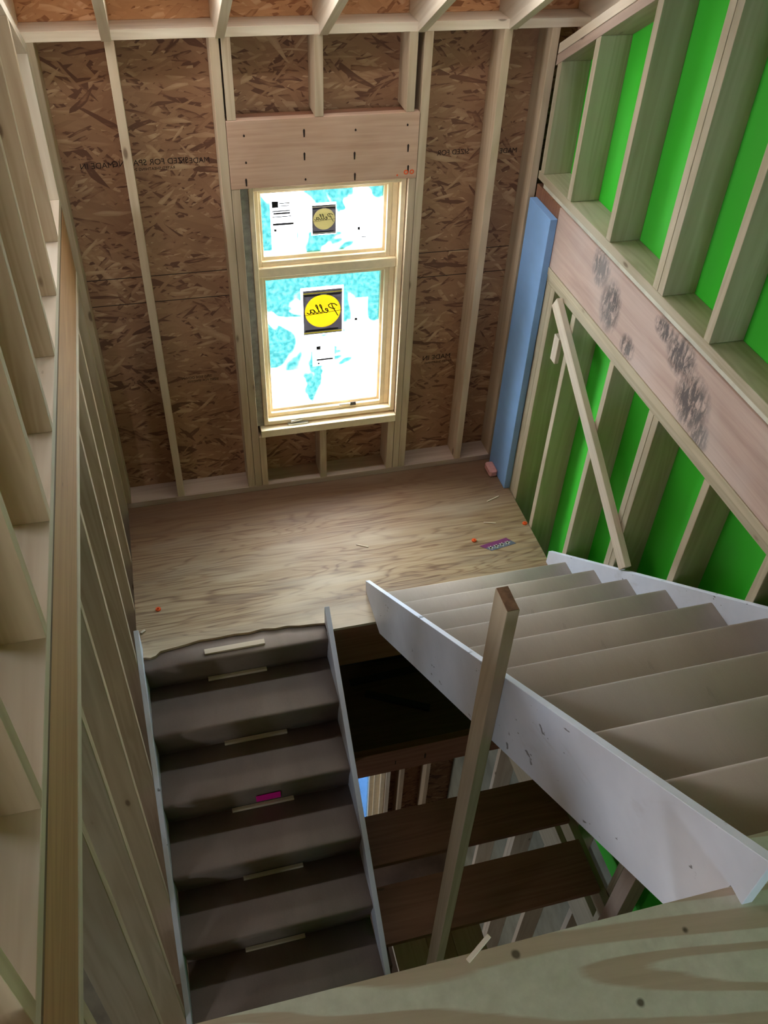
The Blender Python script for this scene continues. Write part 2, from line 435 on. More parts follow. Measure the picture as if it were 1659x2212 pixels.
def clear_mat():
    t = NT('clear_glass', .1); tr = t.n.new('ShaderNodeBsdfTransparent'); tr.inputs['Color'].default_value = (.10, .16, .24, 1)
    t.L(tr.outputs[0], t.out.inputs['Surface']); return t.m
M['clear'] = clear_mat()

def film_mat(name, col, alpha):
    """printed film on the glass: lets part of the daylight through, tinted"""
    t = NT(name, .5)
    t.base(col); tr = t.n.new('ShaderNodeBsdfTransparent'); tr.inputs['Color'].default_value = (*alpha, 1)
    mx = t.n.new('ShaderNodeMixShader'); mx.inputs[0].default_value = .35
    t.L(tr.outputs[0], mx.inputs[1]); t.L(t.b.outputs[0], mx.inputs[2]); t.L(mx.outputs[0], t.out.inputs['Surface'])
    return t.m
M['film_grey'] = film_mat('grey_film', (.2, .19, .2), (.12, .11, .12))
M['film_yellow'] = film_mat('yellow_film', (.9, .8, .1), (.42, .34, .035))
M['film_pale'] = film_mat('pale_film', (.7, .65, .45), (.26, .23, .13))
M['whitelabel'] = film_mat('white_label_film', (.85, .85, .82), (.95, .95, .95))
M['film_bar'] = film_mat('yellow_bar_film', (.9, .8, .1), (.12, .11, .008))

# ------------------------------------------------------------------ dimensions
YB = 3.859           # inner face of back-wall studs
YO = 4.0             # inner face of back sheathing
XR = 1.834           # inner face of right-wall studs
XRO = 1.974          # inner face of green sheathing
XL = -.368           # inner face of left wall
XLO = -.508
SL = .56             # roof slope
T = .038
ZU = 1.92            # upper floor
def zr(y): return 2.40 + SL*(YB-y)        # rafter underside
RV = .235            # rafter depth measured plumb

ordn = ['first', 'second', 'third', 'fourth', 'fifth', 'sixth', 'seventh', 'eighth', 'ninth', 'tenth', 'eleventh', 'twelfth', 'thirteenth']

# ------------------------------------------------------------------ setting
WIN = (.4375, 1.1815, .4445, 1.7835); WIN2 = (.80, 1.285, -4.5, -3.3)
wb = sheet('wall_back', 'xz', -3.2, 2.6, -5.0, 2.4405, YO, YO+.012, [WIN, WIN2], M['osb'])
sheet('wall_back_upper', 'xz', -3.2, 2.6, 2.441, 2.60, YO, YO+.012, [], M['osb_orange_lit'])
sheet('wall_right_outer', 'yz', -3.2, YO, -5.0, 6.6, 2.60, 2.612, [], M['osb_y'])
gw = prism_x('wall_right', [(-3.2, -1.4), (3.999, -1.4), (3.999, 2.26), (-3.2, 2.302+.575*(3.769+3.2)+.08)], XRO, XRO+.012, M['green_w'], bev=0); gw['kind'] = 'structure'
sheet('wall_right_lower', 'yz', -3.2, YO+.012, -5.0, -1.401, XRO, XRO+.012, [], M['olive'])
sheet('wall_left', 'yz', -3.2, YO, -5.0, 6.4, -3.212, -3.2, [(2.1, 3.3, 2.3, 2.92), (-1.3, -.85, -.3, .25), (1.5, 2.3, -3.9, -3.2)], M['osb_y'])  # unseen openings added to let fill daylight in from the left
sheet('wall_front', 'xz', -3.2, 2.6, -5.0, 6.6, -3.212, -3.2, [(-.45, .60, 2.80, 3.32)], M['osb'])  # opening behind the camera, added so daylight reaches the upper floor
def roof_piece(x0, x1, y0, y1, name='ceiling'):
    off = RV+.003
    poly = [(y0, zr(y0)+off), (y1, zr(y1)+off), (y1, zr(y1)+off+.014), (y0, zr(y0)+off+.014)]
    return poly
# roof sheathing with a narrow unseen slot added to let daylight onto the plate
def ceiling():
    bm = bmesh.new(); off = RV+.003
    OX0, OX1, OY0, OY1 = -1.3, 1.75, 3.50, 3.60
    xs = [-3.2, OX0, OX1, 2.6]; ys = [-3.2, OY0, OY1, 4.35]
    V = {}
    def vv(i, j, k):
        if (i, j, k) not in V: V[i, j, k] = bm.verts.new((xs[i], ys[j], zr(ys[j])+off+k*.014))
        return V[i, j, k]
    for i in range(3):
        for j in range(3):
            if (i, j) == (1, 1): continue
            for k in (0, 1): bm.faces.new((vv(i, j, k), vv(i+1, j, k), vv(i+1, j+1, k), vv(i, j+1, k)))
    for (a, b2) in (((1, 1), (2, 1)), ((2, 1), (2, 2)), ((2, 2), (1, 2)), ((1, 2), (1, 1))):
        bm.faces.new((vv(*a, 0), vv(*b2, 0), vv(*b2, 1), vv(*a, 1)))
    bmesh.ops.recalc_face_normals(bm, faces=bm.faces)
    me = bpy.data.meshes.new('m'); bm.to_mesh(me); bm.free()
    ob = link('ceiling', me, M['osb_roof']); ob['kind'] = 'structure'
    ym = (OY0+OY1)/2
    portal('sky_portal_roof', ((OX0+OX1)/2, ym, zr(ym)+off+.03), (-math.atan(SL), 0, 0), OX1-OX0, .11)
ceiling()
portal('sky_portal_left', (-3.25, 2.7, 2.6), (0, -PI/2, 0), .65, 1.25)
portal('sky_portal_basement', (-3.25, 1.9, -3.55), (0, -PI/2, 0), .7, .8)
portal('sky_portal_low', (-3.25, -1.075, -.03), (0, -PI/2, 0), .6, .5)
portal('sky_portal_front', (.075, -3.25, 3.06), (PI/2, 0, 0), 1.05, .52)
gr = link('ground', box_me(60, 60, .1, 0), M['grey']); gr.location = (0, 30+4.2, -5.1); gr['kind'] = 'structure'
fb = link('floor_basement', box_me(5.2, 7.2, .1, 0), M['brownfloor']); fb.location = (-.6, .4, -4.95); fb['kind'] = 'structure'

# upper floor (near the camera) and the floor of the next room on the left
fl = prism_z('floor', [(-.366, -3.2), (-.366, .488), (.8215, .481), (.8215, .556), (1.833, .556), (1.833, -3.2)], ZU-.019, ZU, M['upper']); fl['kind'] = 'structure'
f2 = prism_z('floor_left_room', [(-3.2, -3.2), (-3.2, 3.99), (XL-.001, 3.99), (XL-.001, -3.2)], 1.753, 1.772, M['brownfloor']); f2['kind'] = 'structure'
f3 = prism_z('floor_main', [(-3.2, -3.2), (-3.2, 3.99), (-.52, 3.99), (-.52, .70), (.58, .70), (.58, 1.15), (1.83, 1.15), (1.83, -3.2)], -1.619, -1.60, M['paper']); f3['kind'] = 'structure'

# ------------------------------------------------------------------ back wall framing
def stud(x0, x1, y0, y1, z0, z1, label, group, mat='pine', name='wall_stud'):
    return tag(board(name, x0, x1, y0, y1, z0, z1, M[mat]), label, 'stud', group)
G = 'studs of the back window wall'
ZT = 2.403
stud(-.381, -.343, YB, YO, .038, ZT, 'pine corner stud at the left end of the back window wall', G)
stud(-.083, -.045, YB, YO, .038, ZT, 'full-height pine stud standing alone left of the window', G)
stud(.320, .358, YB, YO, .038, ZT, 'full-height pine stud hard against the left end of the window header', G)
stud(.360, .398, YB, YO, .038, 1.787, 'short pine trimmer stud carrying the left end of the window header', G)
stud(.400, .436, YB, YO, .038, .388, 'short stud under the left end of the window sill', G)
stud(.743, .781, YB, YO, .038, .388, 'short stud under the middle of the window sill', G)
stud(1.142, 1.180, YB, YO, .038, .388, 'short stud under the right end of the window sill', G)
stud(1.183, 1.217, YB, YO, .038, 1.787, 'short pine trimmer stud carrying the right end of the window header', G)
stud(1.219, 1.257, YB, YO, .038, ZT, 'full-height pine stud hard against the right end of the window header', G)
stud(.366, .404, YB, YO, 2.083, ZT, 'short stud above the left end of the window header', G)
stud(.743, .781, YB-.004, YO, 2.083, ZT, 'short stud above the middle of the window header, its foot overhanging', G)
stud(1.152, 1.190, YB, YO, 2.083, ZT, 'short stud above the right end of the window header', G)
stud(1.574, 1.612, YB, YO, .038, ZT, 'full-height pine stud standing alone right of the window', G)
stud(1.795, 1.832, YB, YO, .038, ZT, 'pine corner stud at the right end of the back window wall', G)
tag(board('wall_plate', -.381, 1.832, YB, YO, 0.0005, .038, M['pine_pink']), 'pinkish bottom plate of the back wall lying on the landing', 'plate')
tag(board('wall_plate', -.508, 2.55, YB, YO-.0005, ZT, 2.4405, M['pine_pale']), 'bright horizontal top plate of the back wall under the rafters', 'plate')
# header with nail marks and two orange circles
hd = board('window_header', .360, 1.217, YB-.002, YB+.036, 1.788, 2.082, M['header'])
tag(hd, 'wide pinkish plank header with nail stains above the window', 'header')
hd2 = [board('header_ply', .360, 1.217, YB+.038+i*.036, YB+.07+i*.036, 1.788, 2.074, M['plank']) for i in range(2)]
for h in hd2: h.parent = hd; h.matrix_parent_inverse = hd.matrix_world.inverted()

def flat_poly(name, pts, mat, parent=None, thick=.0008):
    """pts: list of polygons, each list of 3D points (planar) -> thin solid"""
    bm = bmesh.new()
    for poly in pts:
        vs = [bm.verts.new(p) for p in poly]
        f = bm.faces.new(vs)
        r = bmesh.ops.extrude_face_region(bm, geom=[f])
        nv = [g for g in r['geom'] if isinstance(g, bmesh.types.BMVert)]
        f.normal_update(); bmesh.ops.translate(bm, verts=nv, vec=f.normal*thick)
    bmesh.ops.recalc_face_normals(bm, faces=bm.faces)
    me = bpy.data.meshes.new('m'); bm.to_mesh(me); bm.free()
    ob = link(name, me, mat)
    if parent is not None:
        ob.parent = parent; ob.matrix_parent_inverse = parent.matrix_world.inverted()
    return ob
def ell(cx, cz, rx, rz, y, n=10, ph=0):
    return [(cx+rx*math.cos(2*PI*i/n+ph), y, cz+rz*math.sin(2*PI*i/n+ph)) for i in range(n)]
bpy.context.view_layer.update()
marks = []
for cx, zs in ((.435, (2.02, 1.905, 1.83)), (.700, (2.03, 1.93, 1.815)), (.925, (2.02, 1.92, 1.825)), (1.168, (2.03, 1.94, 1.845))):
    for z in zs:
        dx = random.uniform(-.008, .008); l_ = random.choice((.006, .022, .03))
        marks.append([(cx+dx-.003, YB-.0028, z-l_), (cx+dx+.003, YB-.0028, z-l_), (cx+dx+.0045, YB-.0028, z), (cx+dx, YB-.0028, z+.006), (cx+dx-.0045, YB-.0028, z)])
for q_ in marks: flat_poly('nail_mark', [q_], M['ink'], hd)
for cx in (1.166, 1.194):
    rings = []
    for i in range(14):
        a0, a1 = 2*PI*i/14, 2*PI*(i+1)/14
        rings.append([(cx+r*math.cos(a), YB-.003, 1.818+r*math.sin(a)) for r, a in ((.006, a0), (.011, a0), (.011, a1), (.006, a1))])
    flat_poly('orange_mark', rings, M['orange'], hd)
flat_poly('orange_mark', [ell(1.125, 1.806, .004, .005, YB-.003, 6)], M['orange'], hd)

# printed stamps on the sheathing, seen mirrored
def text_me(s, size, mirror=True):
    cu = bpy.data.curves.new('t', 'FONT'); cu.body = s; cu.size = size; cu.extrude = .0004; cu.align_x = 'CENTER'
    tmp = bpy.data.objects.new('t', cu); COL.objects.link(tmp); bpy.context.view_layer.update()
    dg = bpy.context.evaluated_depsgraph_get(); me = bpy.data.meshes.new_from_object(tmp.evaluated_get(dg))
    bpy.data.objects.remove(tmp); bpy.data.curves.remove(cu)
    return me
def wall_text(name, s, x, z, size, y, mat, parent, mirror=True, tilt=0.0, sx=1.0):
    me = text_me(s, size); me.materials.clear()
    ob = link(name, me, mat)
    # text local XY -> world (x, z); mirrored reads backwards
    X = Vector((-sx if mirror else sx, 0, 0)); Y = Vector((0, 0, 1)); Z = Vector((0, -1, 0))
    mw = Matrix((X, Y, Z)).transposed().to_4x4() @ Matrix.Rotation(tilt, 4, 'Z'); mw.translation = Vector((x, y, z))
    ob.parent = parent
    ob.matrix_world = mw
    return ob
for (x, z, s, sz) in ((.03, 1.865, 'SIZED FOR SPACING', .036), (.03, 1.842, 'RATED SHEATHING 24/16', .018), (.22, 1.862, 'MADE IN', .034),
                      (-.2, 1.862, 'MADE IN', .036), (-.16, .735, 'EXPOSURE 1', .020), (.11, .727, 'THIS SIDE DOWN', .020), (.14, .705, 'SIZED FOR SPACING', .018),
                      (1.44, 1.83, 'SIZED FOR', .034), (1.70, 1.822, 'MADE IN', .034), (1.45, .68, 'MADE IN', .042), (1.46, .655, 'RATED SHEATHING', .018)):
    wall_text('stamp', s, x, z, sz, YO-.0006, M['ink'], wb)

# ------------------------------------------------------------------ window
win = empty('window_1', (.8, 3.93, .44)); win['kind'] = 'structure'
FY0, FY1 = 3.885, 3.999
def fr(name, x0, x1, y0, y1, z0, z1, mat='frame', par=None):
    return board(name, x0, x1, y0, y1, z0, z1, M[mat], par or win, bev=.003)
fr('jamb', .438, .462, FY0, FY1, .445, 1.783); fr('jamb', 1.155, 1.181, FY0, FY1, .445, 1.783)
fr('head_jamb', .462, 1.155, FY0, FY1, 1.760, 1.783); fr('sill_rail', .462, 1.155, FY0, FY1, .445, .470)
fr('mullion', .462, 1.155, 3.905, FY1, 1.322, 1.372)
# sashes: stepped profile
def sash(x0, x1, z0, z1, gm):
    s = empty('sash', (0, 0, 0)); s.parent = win; s.location = Vector((x0, 3.94, z0)) - win.location
    def b2(n, a0, a1, c0, c1, y0, y1):
        d = {'x': a1-a0, 'z': c1-c0}; ob = link(n, None if False else box_me(a1-a0, y1-y0, c1-c0, .002), M['frame'], s)
        ob.location = Vector(((a0+a1)/2, (y0+y1)/2, (c0+c1)/2)) - Vector((x0, 3.94, z0))
    w1 = .022; w2 = .036
    for (y0, y1, w_) in ((3.925, 3.945, w1), (3.9455, 3.975, w2)):
        b2('stile', x0, x0+w_, z0, z1, y0, y1); b2('stile', x1-w_, x1, z0, z1, y0, y1)
        b2('rail', x0+w_, x1-w_, z0, z0+w_*1.1, y0, y1); b2('rail', x0+w_, x1-w_, z1-w_, z1, y0, y1)
    g = link('pane', box_me(x1-x0-.05, .004, z1-z0-.05, 0), M[gm], s)
    g.location = Vector(((x0+x1)/2, 3.962, (z0+z1)/2)) - Vector((x0, 3.94, z0))
    # keep the texture in world units
    me = g.data
    return s
sash(.4625, 1.125, 1.3725, 1.7595, 'glass'); sash(.4625, 1.125, .4705, 1.3215, 'glass_low')
fr('jamb_liner', 1.1255, 1.1545, 3.925, 3.999, .4705, 1.3215); fr('jamb_liner', 1.1255, 1.1545, 3.925, 3.999, 1.3725, 1.7595)
sl = board('window_sill', .415, 1.181, YB-.008, YO-.002, .389, .4345, M['frame']); tag(sl, 'light pine sill board under the window', 'sill')

tag(board('foam_seal', .3985, .4372, 3.90, YO-.001, .436, 1.786, M['seal']), 'grey sealing strip beside the left edge of the window frame', 'seal')
YS = 3.955   # room side of the glass
def frect(x0, x1, z0, z1, y=YS): return [(x0, y, z0), (x1, y, z0), (x1, y, z1), (x0, y, z1)]
# big square sticker: grey film, yellow disc, script word mirrored
def stroke(pts, wdt, y):
    polys = []
    for (a, b2) in zip(pts[:-1], pts[1:]):
        d = Vector((b2[0]-a[0], b2[1]-a[1])); n = Vector((-d.y, d.x)); n.normalize(); n *= wdt/2; e = d.normalized()*wdt*.3
        polys.append([(a[0]+n.x-e.x, y, a[1]+n.y-e.y), (b2[0]+n.x+e.x, y, b2[1]+n.y+e.y), (b2[0]-n.x+e.x, y, b2[1]-n.y+e.y), (a[0]-n.x-e.x, y, a[1]-n.y-e.y)])
    return polys
def script_word():
    """'Pella' as joined pen strokes in a unit box, reading left to right"""
    S = []
    S.append([(.02, -.25), (.10, .05), (.19, .36), (.24, .62)])                                        # P stem
    S.append([(.05, .52), (.14, .66), (.28, .70), (.36, .60), (.33, .44), (.22, .32), (.13, .30)])      # P bowl
    S.append([(.36, .14), (.46, .26), (.46, .36), (.40, .34), (.37, .18), (.42, .04), (.52, .10), (.60, .36), (.67, .62), (.66, .70), (.61, .60), (.57, .20), (.60, .04), (.66, .10),
              (.74, .36), (.81, .62), (.80, .70), (.75, .60), (.71, .20), (.74, .04), (.80, .10), (.88, .32)])
    S.append([(1.0, .34), (.90, .34), (.85, .18), (.88, .04), (.97, .16), (1.01, .34), (.99, .08), (1.05, .04), (1.12, .14)])
    return S
def logo(name, cx, cz, wd, ht, pale, label):
    s = empty(name, (cx, YS, cz)); tag(s, label, 'sticker')
    bpy.context.view_layer.update()
    yb = YS-.0012
    R_ = wd*.46; cz2 = cz+ht*.02; N_ = 40; ring = []
    def sq(a):
        c_, s_ = math.cos(a), math.sin(a); k_ = min((wd/2)/max(abs(c_), 1e-6), ((ht/2)-(cz2-cz)*(1 if s_ > 0 else -1))/max(abs(s_), 1e-6)); return (cx+c_*k_, yb, cz2+s_*k_)
    corners = [math.atan2(sg*ht/2-(cz2-cz), sh*wd/2) % (2*PI) for sg in (1, -1) for sh in (1, -1)]
    angs = sorted([2*PI*i/N_ for i in range(N_)]+corners)
    for i, a0 in enumerate(angs):
        a1 = angs[(i+1) % len(angs)]
        if abs(a1-a0) < 1e-5: continue
        ring.append([(cx+R_*math.cos(a0), yb, cz2+R_*math.sin(a0)), (cx+R_*math.cos(a1), yb, cz2+R_*math.sin(a1)), sq(a1), sq(a0)])
    flat_poly('backing', ring, M['film_grey'], s)
    # the grey square is open behind the disc so the disc glows with daylight
    flat_poly('disc', [ell(cx, cz+ht*.02, R_, R_, yb-.0015, 40)], M['film_yellow'] if not pale else M['film_pale'], s)
    bars = [frect(cx-wd*.46, cx-wd*.06, cz+ht*.37, cz+ht*.41, yb-.0012), frect(cx+wd*.10, cx+wd*.46, cz+ht*.37, cz+ht*.41, yb-.0012), frect(cx-wd*.46, cx+wd*.40, cz-ht*.43, cz-ht*.39, yb-.0012)]
    for q_ in bars: flat_poly('bar', [q_], M['black'], s)
    for q_ in (frect(cx-wd*.5, cx+wd*.5, cz+ht*.425, cz+ht*.45, yb-.0012), frect(cx-wd*.5, cx+wd*.5, cz-ht*.475, cz-ht*.445, yb-.0012)):
        flat_poly('stripe', [q_], M['yellow'] if not pale else M['card_cream'], s)
    P_ = []
    for st in script_word():
        pts = [(cx+wd*.40-(px_*.72)*wd, cz+(pz-.20)*ht*.30+.008) for (px_, pz) in st]   # mirrored
        P_ += stroke(pts, wd*.024, yb-.0032)
    P_ += stroke([(cx-wd*.5, cz-ht*.045), (cx+wd*.5, cz+ht*.015)], wd*.012, yb-.0033)
    flat_poly('script_word', P_, M['black'], s)
    return s
logo('window_sticker', .787, 1.078, .205, .255, False, 'large square sticker with yellow disc and mirrored script on the lower pane')
logo('window_sticker', .798, 1.575, .116, .145, True, 'small faded square sticker with pale disc on the upper pane')
def label_sheet(cx, cz, wd, ht, lines, label, grp=None):
    s = flat_poly('glass_label', [frect(cx-wd/2, cx+wd/2, cz-ht/2, cz+ht/2, YS-.0012)], M['whitelabel']); tag(s, label, 'label')
    bpy.context.view_layer.update()
    for (a, b2, l_, h_) in lines: flat_poly('print', [frect(cx+a, cx+a+l_, cz+b2, cz+b2+h_, YS-.0024)], M['black'], s)
    return s
label_sheet(.600, 1.605, .115, .165, [(-.05, .045, .03, .03), (-.015, .062, .05, .004), (-.015, .05, .045, .004), (-.05, .025, .085, .005), (-.045, .012, .08, .008), (-.05, -.002, .09, .004), (-.05, -.042, .1, .010), (-.045, -.072, .012, .012)],
            'white paper label with small black print at upper left of upper pane')
label_sheet(.79, .82, .10, .125, [(-.04, .033, .022, .022), (-.04, .01, .025, .003), (-.04, -.035, .09, .010), (-.035, -.058, .011, .010)], 'white paper label with a black bar below the yellow disc sticker')
label_sheet(.985, 1.50, .055, .07, [(-.02, .01, .012, .015), (.0, -.03, .024, .004)], 'small white label at the right side of the upper pane')
label_sheet(.985, 1.02, .07, .16, [(-.028, -.01, .014, .014), (-.01, .05, .003, .03)], 'tall white label at the right side of the lower pane')

# crank handle resting on the sill, lock on the sash
ck = empty('crank_handle', (.625, 3.888, .4345)); tag(ck, 'folding metal window crank lying on the pine sill', 'crank handle')
a = board('base_plate', .567, .683, 3.872, 3.902, .4348, .446, M['metal'], ck, bev=.005)
b3 = beam('arm', (.585, 3.882, .455), (.672, 3.896, .458), (0, 1, 0), .016, .012, M['metal'], ck, bev=.004)
me = bpy.data.meshes.new('m'); bm = bmesh.new(); bmesh.ops.create_uvsphere(bm, u_segments=16, v_segments=10, radius=.011); bmesh.ops.scale(bm, vec=(1.5, 1, .9), verts=bm.verts)
for f in bm.faces: f.smooth = True
bm.to_mesh(me); bm.free(); kb = link('knob', me, M['metal'], ck); kb.location = (.045, .008, .028)
lk = empty('sash_lock', (.917, 3.918, .492)); tag(lk, 'small sash lock with dark opening on the lower window rail', 'lock')
board('lever', .885, .93, 3.9195, 3.9245, .496, .503, M['metal'], lk, bev=.002)
board('slot', .932, .965, 3.9195, 3.9245, .487, .508, M['hole'], lk, bev=.004)
board('pivot', .868, .885, 3.9185, 3.9245, .488, .505, M['metal'], lk, bev=.004)

# ------------------------------------------------------------------ rafters
RG = 'rafters above the back wall'
def rafter(x0, label):
    y0 = -3.1
    a = math.atan(SL)
    poly = [(YB, zr(YB)), (YB, 2.4415), (3.995, 2.4415), (3.995, zr(3.995)+RV), (y0, zr(y0)+RV), (y0, zr(y0))]
    # heel notch over the plate; the body drops just in front of it
    poly[0] = (YB-.0005, zr(YB)); poly[1] = (YB-.0005, 2.4415)
    return tag(prism_x('rafter', poly, x0, x0+T, M['pine_pale'], ang=-a), label, 'rafter', RG)
rafter(-.432, 'leftmost rafter, tight against the top of the left wall')
rafter(-.092, 'rafter landing above the lone stud left of the window')
rafter(.344, 'rafter landing above the left end of the window header')
rafter(.765, 'rafter landing above the middle of the window header')
rafter(1.184, 'rafter landing above the right end of the window header')
rafter(1.965, 'rightmost rafter, beyond the top corner of the green wall')
rafter(1.590, 'rafter landing above the lone stud right of the window')

# ------------------------------------------------------------------ right wall framing
def zsl(y): return 2.302 + .575*(3.769-y)      # underside of the sloping plates
GU = 'studs of the upper green wall'
ups = [(3.800, 3.838), (3.484, 3.522), (3.076, 3.114), (2.615, 2.653), (2.656, 2.694), (2.270, 2.308), (1.865, 1.903), (1.46, 1.498), (1.05, 1.088), (.64, .678), (.235, .273)]
nm = ['first pine stud of the upper green wall, in the corner', 'second pine stud of the upper green wall, counted from the corner', 'third pine stud of the upper green wall, counted from the corner',
      'nearer one of the doubled studs in the upper green wall', 'farther one of the doubled studs in the upper green wall', 'stud of the upper green wall just nearer than the doubled pair',
      'second stud nearer than the doubled pair in the upper green wall', 'third stud nearer than the doubled pair in the upper green wall', 'fourth stud nearer than the doubled pair in the upper green wall', 'fifth stud nearer than the doubled pair in the upper green wall', 'sixth stud nearer than the doubled pair in the upper green wall']
for (y0, y1), l_ in zip(ups, nm):
    ob = prism_x('wall_stud', [(y0, 1.7865), (y1, 1.7865), (y1, zsl(y1)-.0005), (y0, zsl(y0)-.0005)], XR, XRO-.0005, M['pine_green'], ang=PI/2); tag(ob, l_, 'stud', GU)
ob = board('wall_plate', XR, XRO-.0005, -3.1, 3.857, 1.7475, 1.7855, M['pine_green'])
tag(ob, 'bottom plate of the upper green wall lying on the stained beam', 'plate')
def sloped(x0, x1, ya, yb_, off, th, mat):
    return prism_x('wall_plate', [(ya, zsl(ya)+off), (yb_, zsl(yb_)+off), (yb_, zsl(yb_)+off+th), (ya, zsl(ya)+off+th)], x0, x1, M[mat], ang=-math.atan(.575))
tag(sloped(XR, XRO-.0005, -3.1, 3.857, .0005, .043, 'pine_pink'), 'lower of the two sloping top plates of the green wall', 'plate')
tag(sloped(XR-.002, XRO-.0005, -3.1, 3.85, .0445, .043, 'pine_pale'), 'paler upper one of the two sloping top plates of the green wall', 'plate')
tag(board('subfloor_strip', XR+.008, XRO-.0005, -3.1, 3.80, 1.7225, 1.747, M['paper']), 'thin flaky subfloor edge between stained beam and wall plate', 'subfloor')
bmr = board('rim_beam', XR, XR+.04, -3.1, 3.575, 1.4255, 1.722, M['beam']); tag(bmr, 'wide pinkish beam with black scuffs across the green wall', 'beam')
tag(board('wall_plate', XR-.004, XRO-.0005, -3.1, 3.857, 1.3865, 1.4245, M['pine_green']), 'upper of the doubled plates under the stained beam', 'plate')
tag(board('wall_plate', XR, XRO-.0005, -3.1, 3.857, 1.3475, 1.3855, M['pine_green']), 'lower of the doubled plates under the stained beam', 'plate')
GLW = 'studs of the lower green wall'
los = [(3.475, 3.521), (3.225, 3.263), (2.817, 2.855), (2.412, 2.450), (2.452, 2.490), (2.015, 2.053), (1.61, 1.648), (1.205, 1.243), (.80, .838), (3.815, 3.853), (3.5215, 3.573)]
nm = ['first lower green wall stud fully clear of the blue foam board', 'second stud of the lower green wall, nearer than the foam board', 'stud of the lower green wall crossed by middle of diagonal brace',
      'nearer one of the doubled studs in the lower green wall', 'farther one of the doubled studs in the lower green wall', 'first lower green wall stud nearer than the doubled pair',
      'second lower green wall stud nearer than the doubled pair', 'third lower green wall stud nearer than the doubled pair', 'fourth lower green wall stud nearer than the doubled pair', 'corner stud of the lower green wall behind the blue foam board', 'stud of the lower green wall touching the edge of the foam board']
for (y0, y1), l_ in zip(los, nm):
    ob = board('wall_stud', XR, XRO-.0005, y0, y1, -1.56, 1.347, M['pine_green']); tag(ob, l_, 'stud', GLW)
tag(board('wall_plate', XR, XRO-.0005, -3.1, 3.857, -1.598, -1.5605, M['pine_green']), 'sole plate of the lower green wall deep in the stairwell', 'plate')
tag(board('rim_beam', XR, XR+.04, -3.1, 3.857, -1.86, -1.5985, M['pine_green']), 'beam at the foot of the green wall deep in the stairwell', 'beam')
GD = 'studs at the bottom of the stairwell'
for i, y in enumerate((3.4, 3.0, 2.6, 2.56, 2.2, 1.8, 1.4)):
    ob = board('wall_stud', XR, XRO-.0005, y, y+T, -4.9, -1.861, M['pine_pale']); tag(ob, 'pale stud deep in the stairwell on the right, %s from the back wall' % ordn[i], 'stud', GD)

tag(board('wood_block', XR+.001, XRO-.0005, 3.5765, 3.856, 1.4255, 1.722, M['plank']), 'brown blocking above the blue foam at the end of the beam', 'wood block')
# blue foam board and insulation scrap
fo = board('foam_board', 1.797, 1.8335, 3.575, 3.835, .0, 1.665, M['foam']); tag(fo, 'tall light blue foam board standing in the right corner of landing', 'foam board')
me = box_me(.05, .10, .05, .015); ins = link('insulation_scrap', me, M['insul']); ins.location = (1.77, 3.735, .0255); tag(ins, 'torn pink insulation scrap at the foot of the blue foam', 'insulation')

# diagonal brace and its block
bd = (Vector((1.80, 3.408, 1.40))-Vector((1.80, 2.285, .60))).normalized()
br = beam('diagonal_brace', (1.8175, 3.40, 1.335), (1.8175, 2.305, .612), (0, bd.z, -bd.y), .070, .030, M['pine_pale'])
tag(br, 'pale diagonal brace nailed across the lower green wall', 'brace')
tag(board('wood_block', 1.811, 1.833, 3.295, 3.35, 1.05, 1.19, M['pine_pale'], ax='z'), 'short pale block behind the top of the diagonal brace', 'wood block')

# ------------------------------------------------------------------ left wall framing
GLU = 'studs of the upper left wall'
def zl(y): return zr(y)-.045
uy = [3.818, 3.42, 2.989, 2.588, 2.179, 1.793, 1.397, .968, .581, .19]
for i, y in enumerate(uy):
    ob = prism_x('wall_stud', [(y, 1.811), (y+T, 1.811), (y+T, zl(y+T)-.0005), (y, zl(y)-.0005)], XLO, XL, M['pine'] if i else M['pine_pale'], ang=PI/2)
    tag(ob, '%s stud of the upper left wall, counted from the back corner' % ordn[i], 'stud', GLU)
tag(board('wall_plate', XLO, XL, -3.1, 3.857, 1.7725, 1.8105, M['pine_pale']), 'long bottom plate of the upper left wall with pale edge', 'plate')
tag(prism_x('wall_plate', [(-3.1, zl(-3.1)), (3.857, zl(3.857)), (3.857, zl(3.857)+.043), (-3.1, zl(-3.1)+.043)], XLO, XL, M['pine_pale'], ang=-math.atan(SL)), 'sloping top plate of the left wall under the rafters', 'plate')
tag(board('rim_joist', XL-.038, XL, -3.1, 3.857, 1.463, 1.7525, M['rim']), 'long orange-brown rim joist running down the left side', 'joist')
tag(board('wall_plate', XLO, XL+.003, -3.1, 3.857, 1.4245, 1.4625, M['pine_pale']), 'top plate of the lower left wall under the orange rim joist', 'plate')
GLL = 'studs of the lower left wall'
ly = [3.818, 3.42, 3.075, 2.70, 2.275, 1.848, 1.46, 1.13, .72, .31]
for i, y in enumerate(ly):
    ob = board('wall_stud', XLO, XL, y, y+T, -1.56, 1.424, M['pine']); tag(ob, '%s stud of the lower left wall, counted from the back corner' % ordn[i], 'stud', GLL)
tag(board('wall_plate', XLO, XL, -3.1, 3.857, -1.5985, -1.5605, M['pine']), 'sole plate of the lower left wall beside the carpeted flight', 'plate')

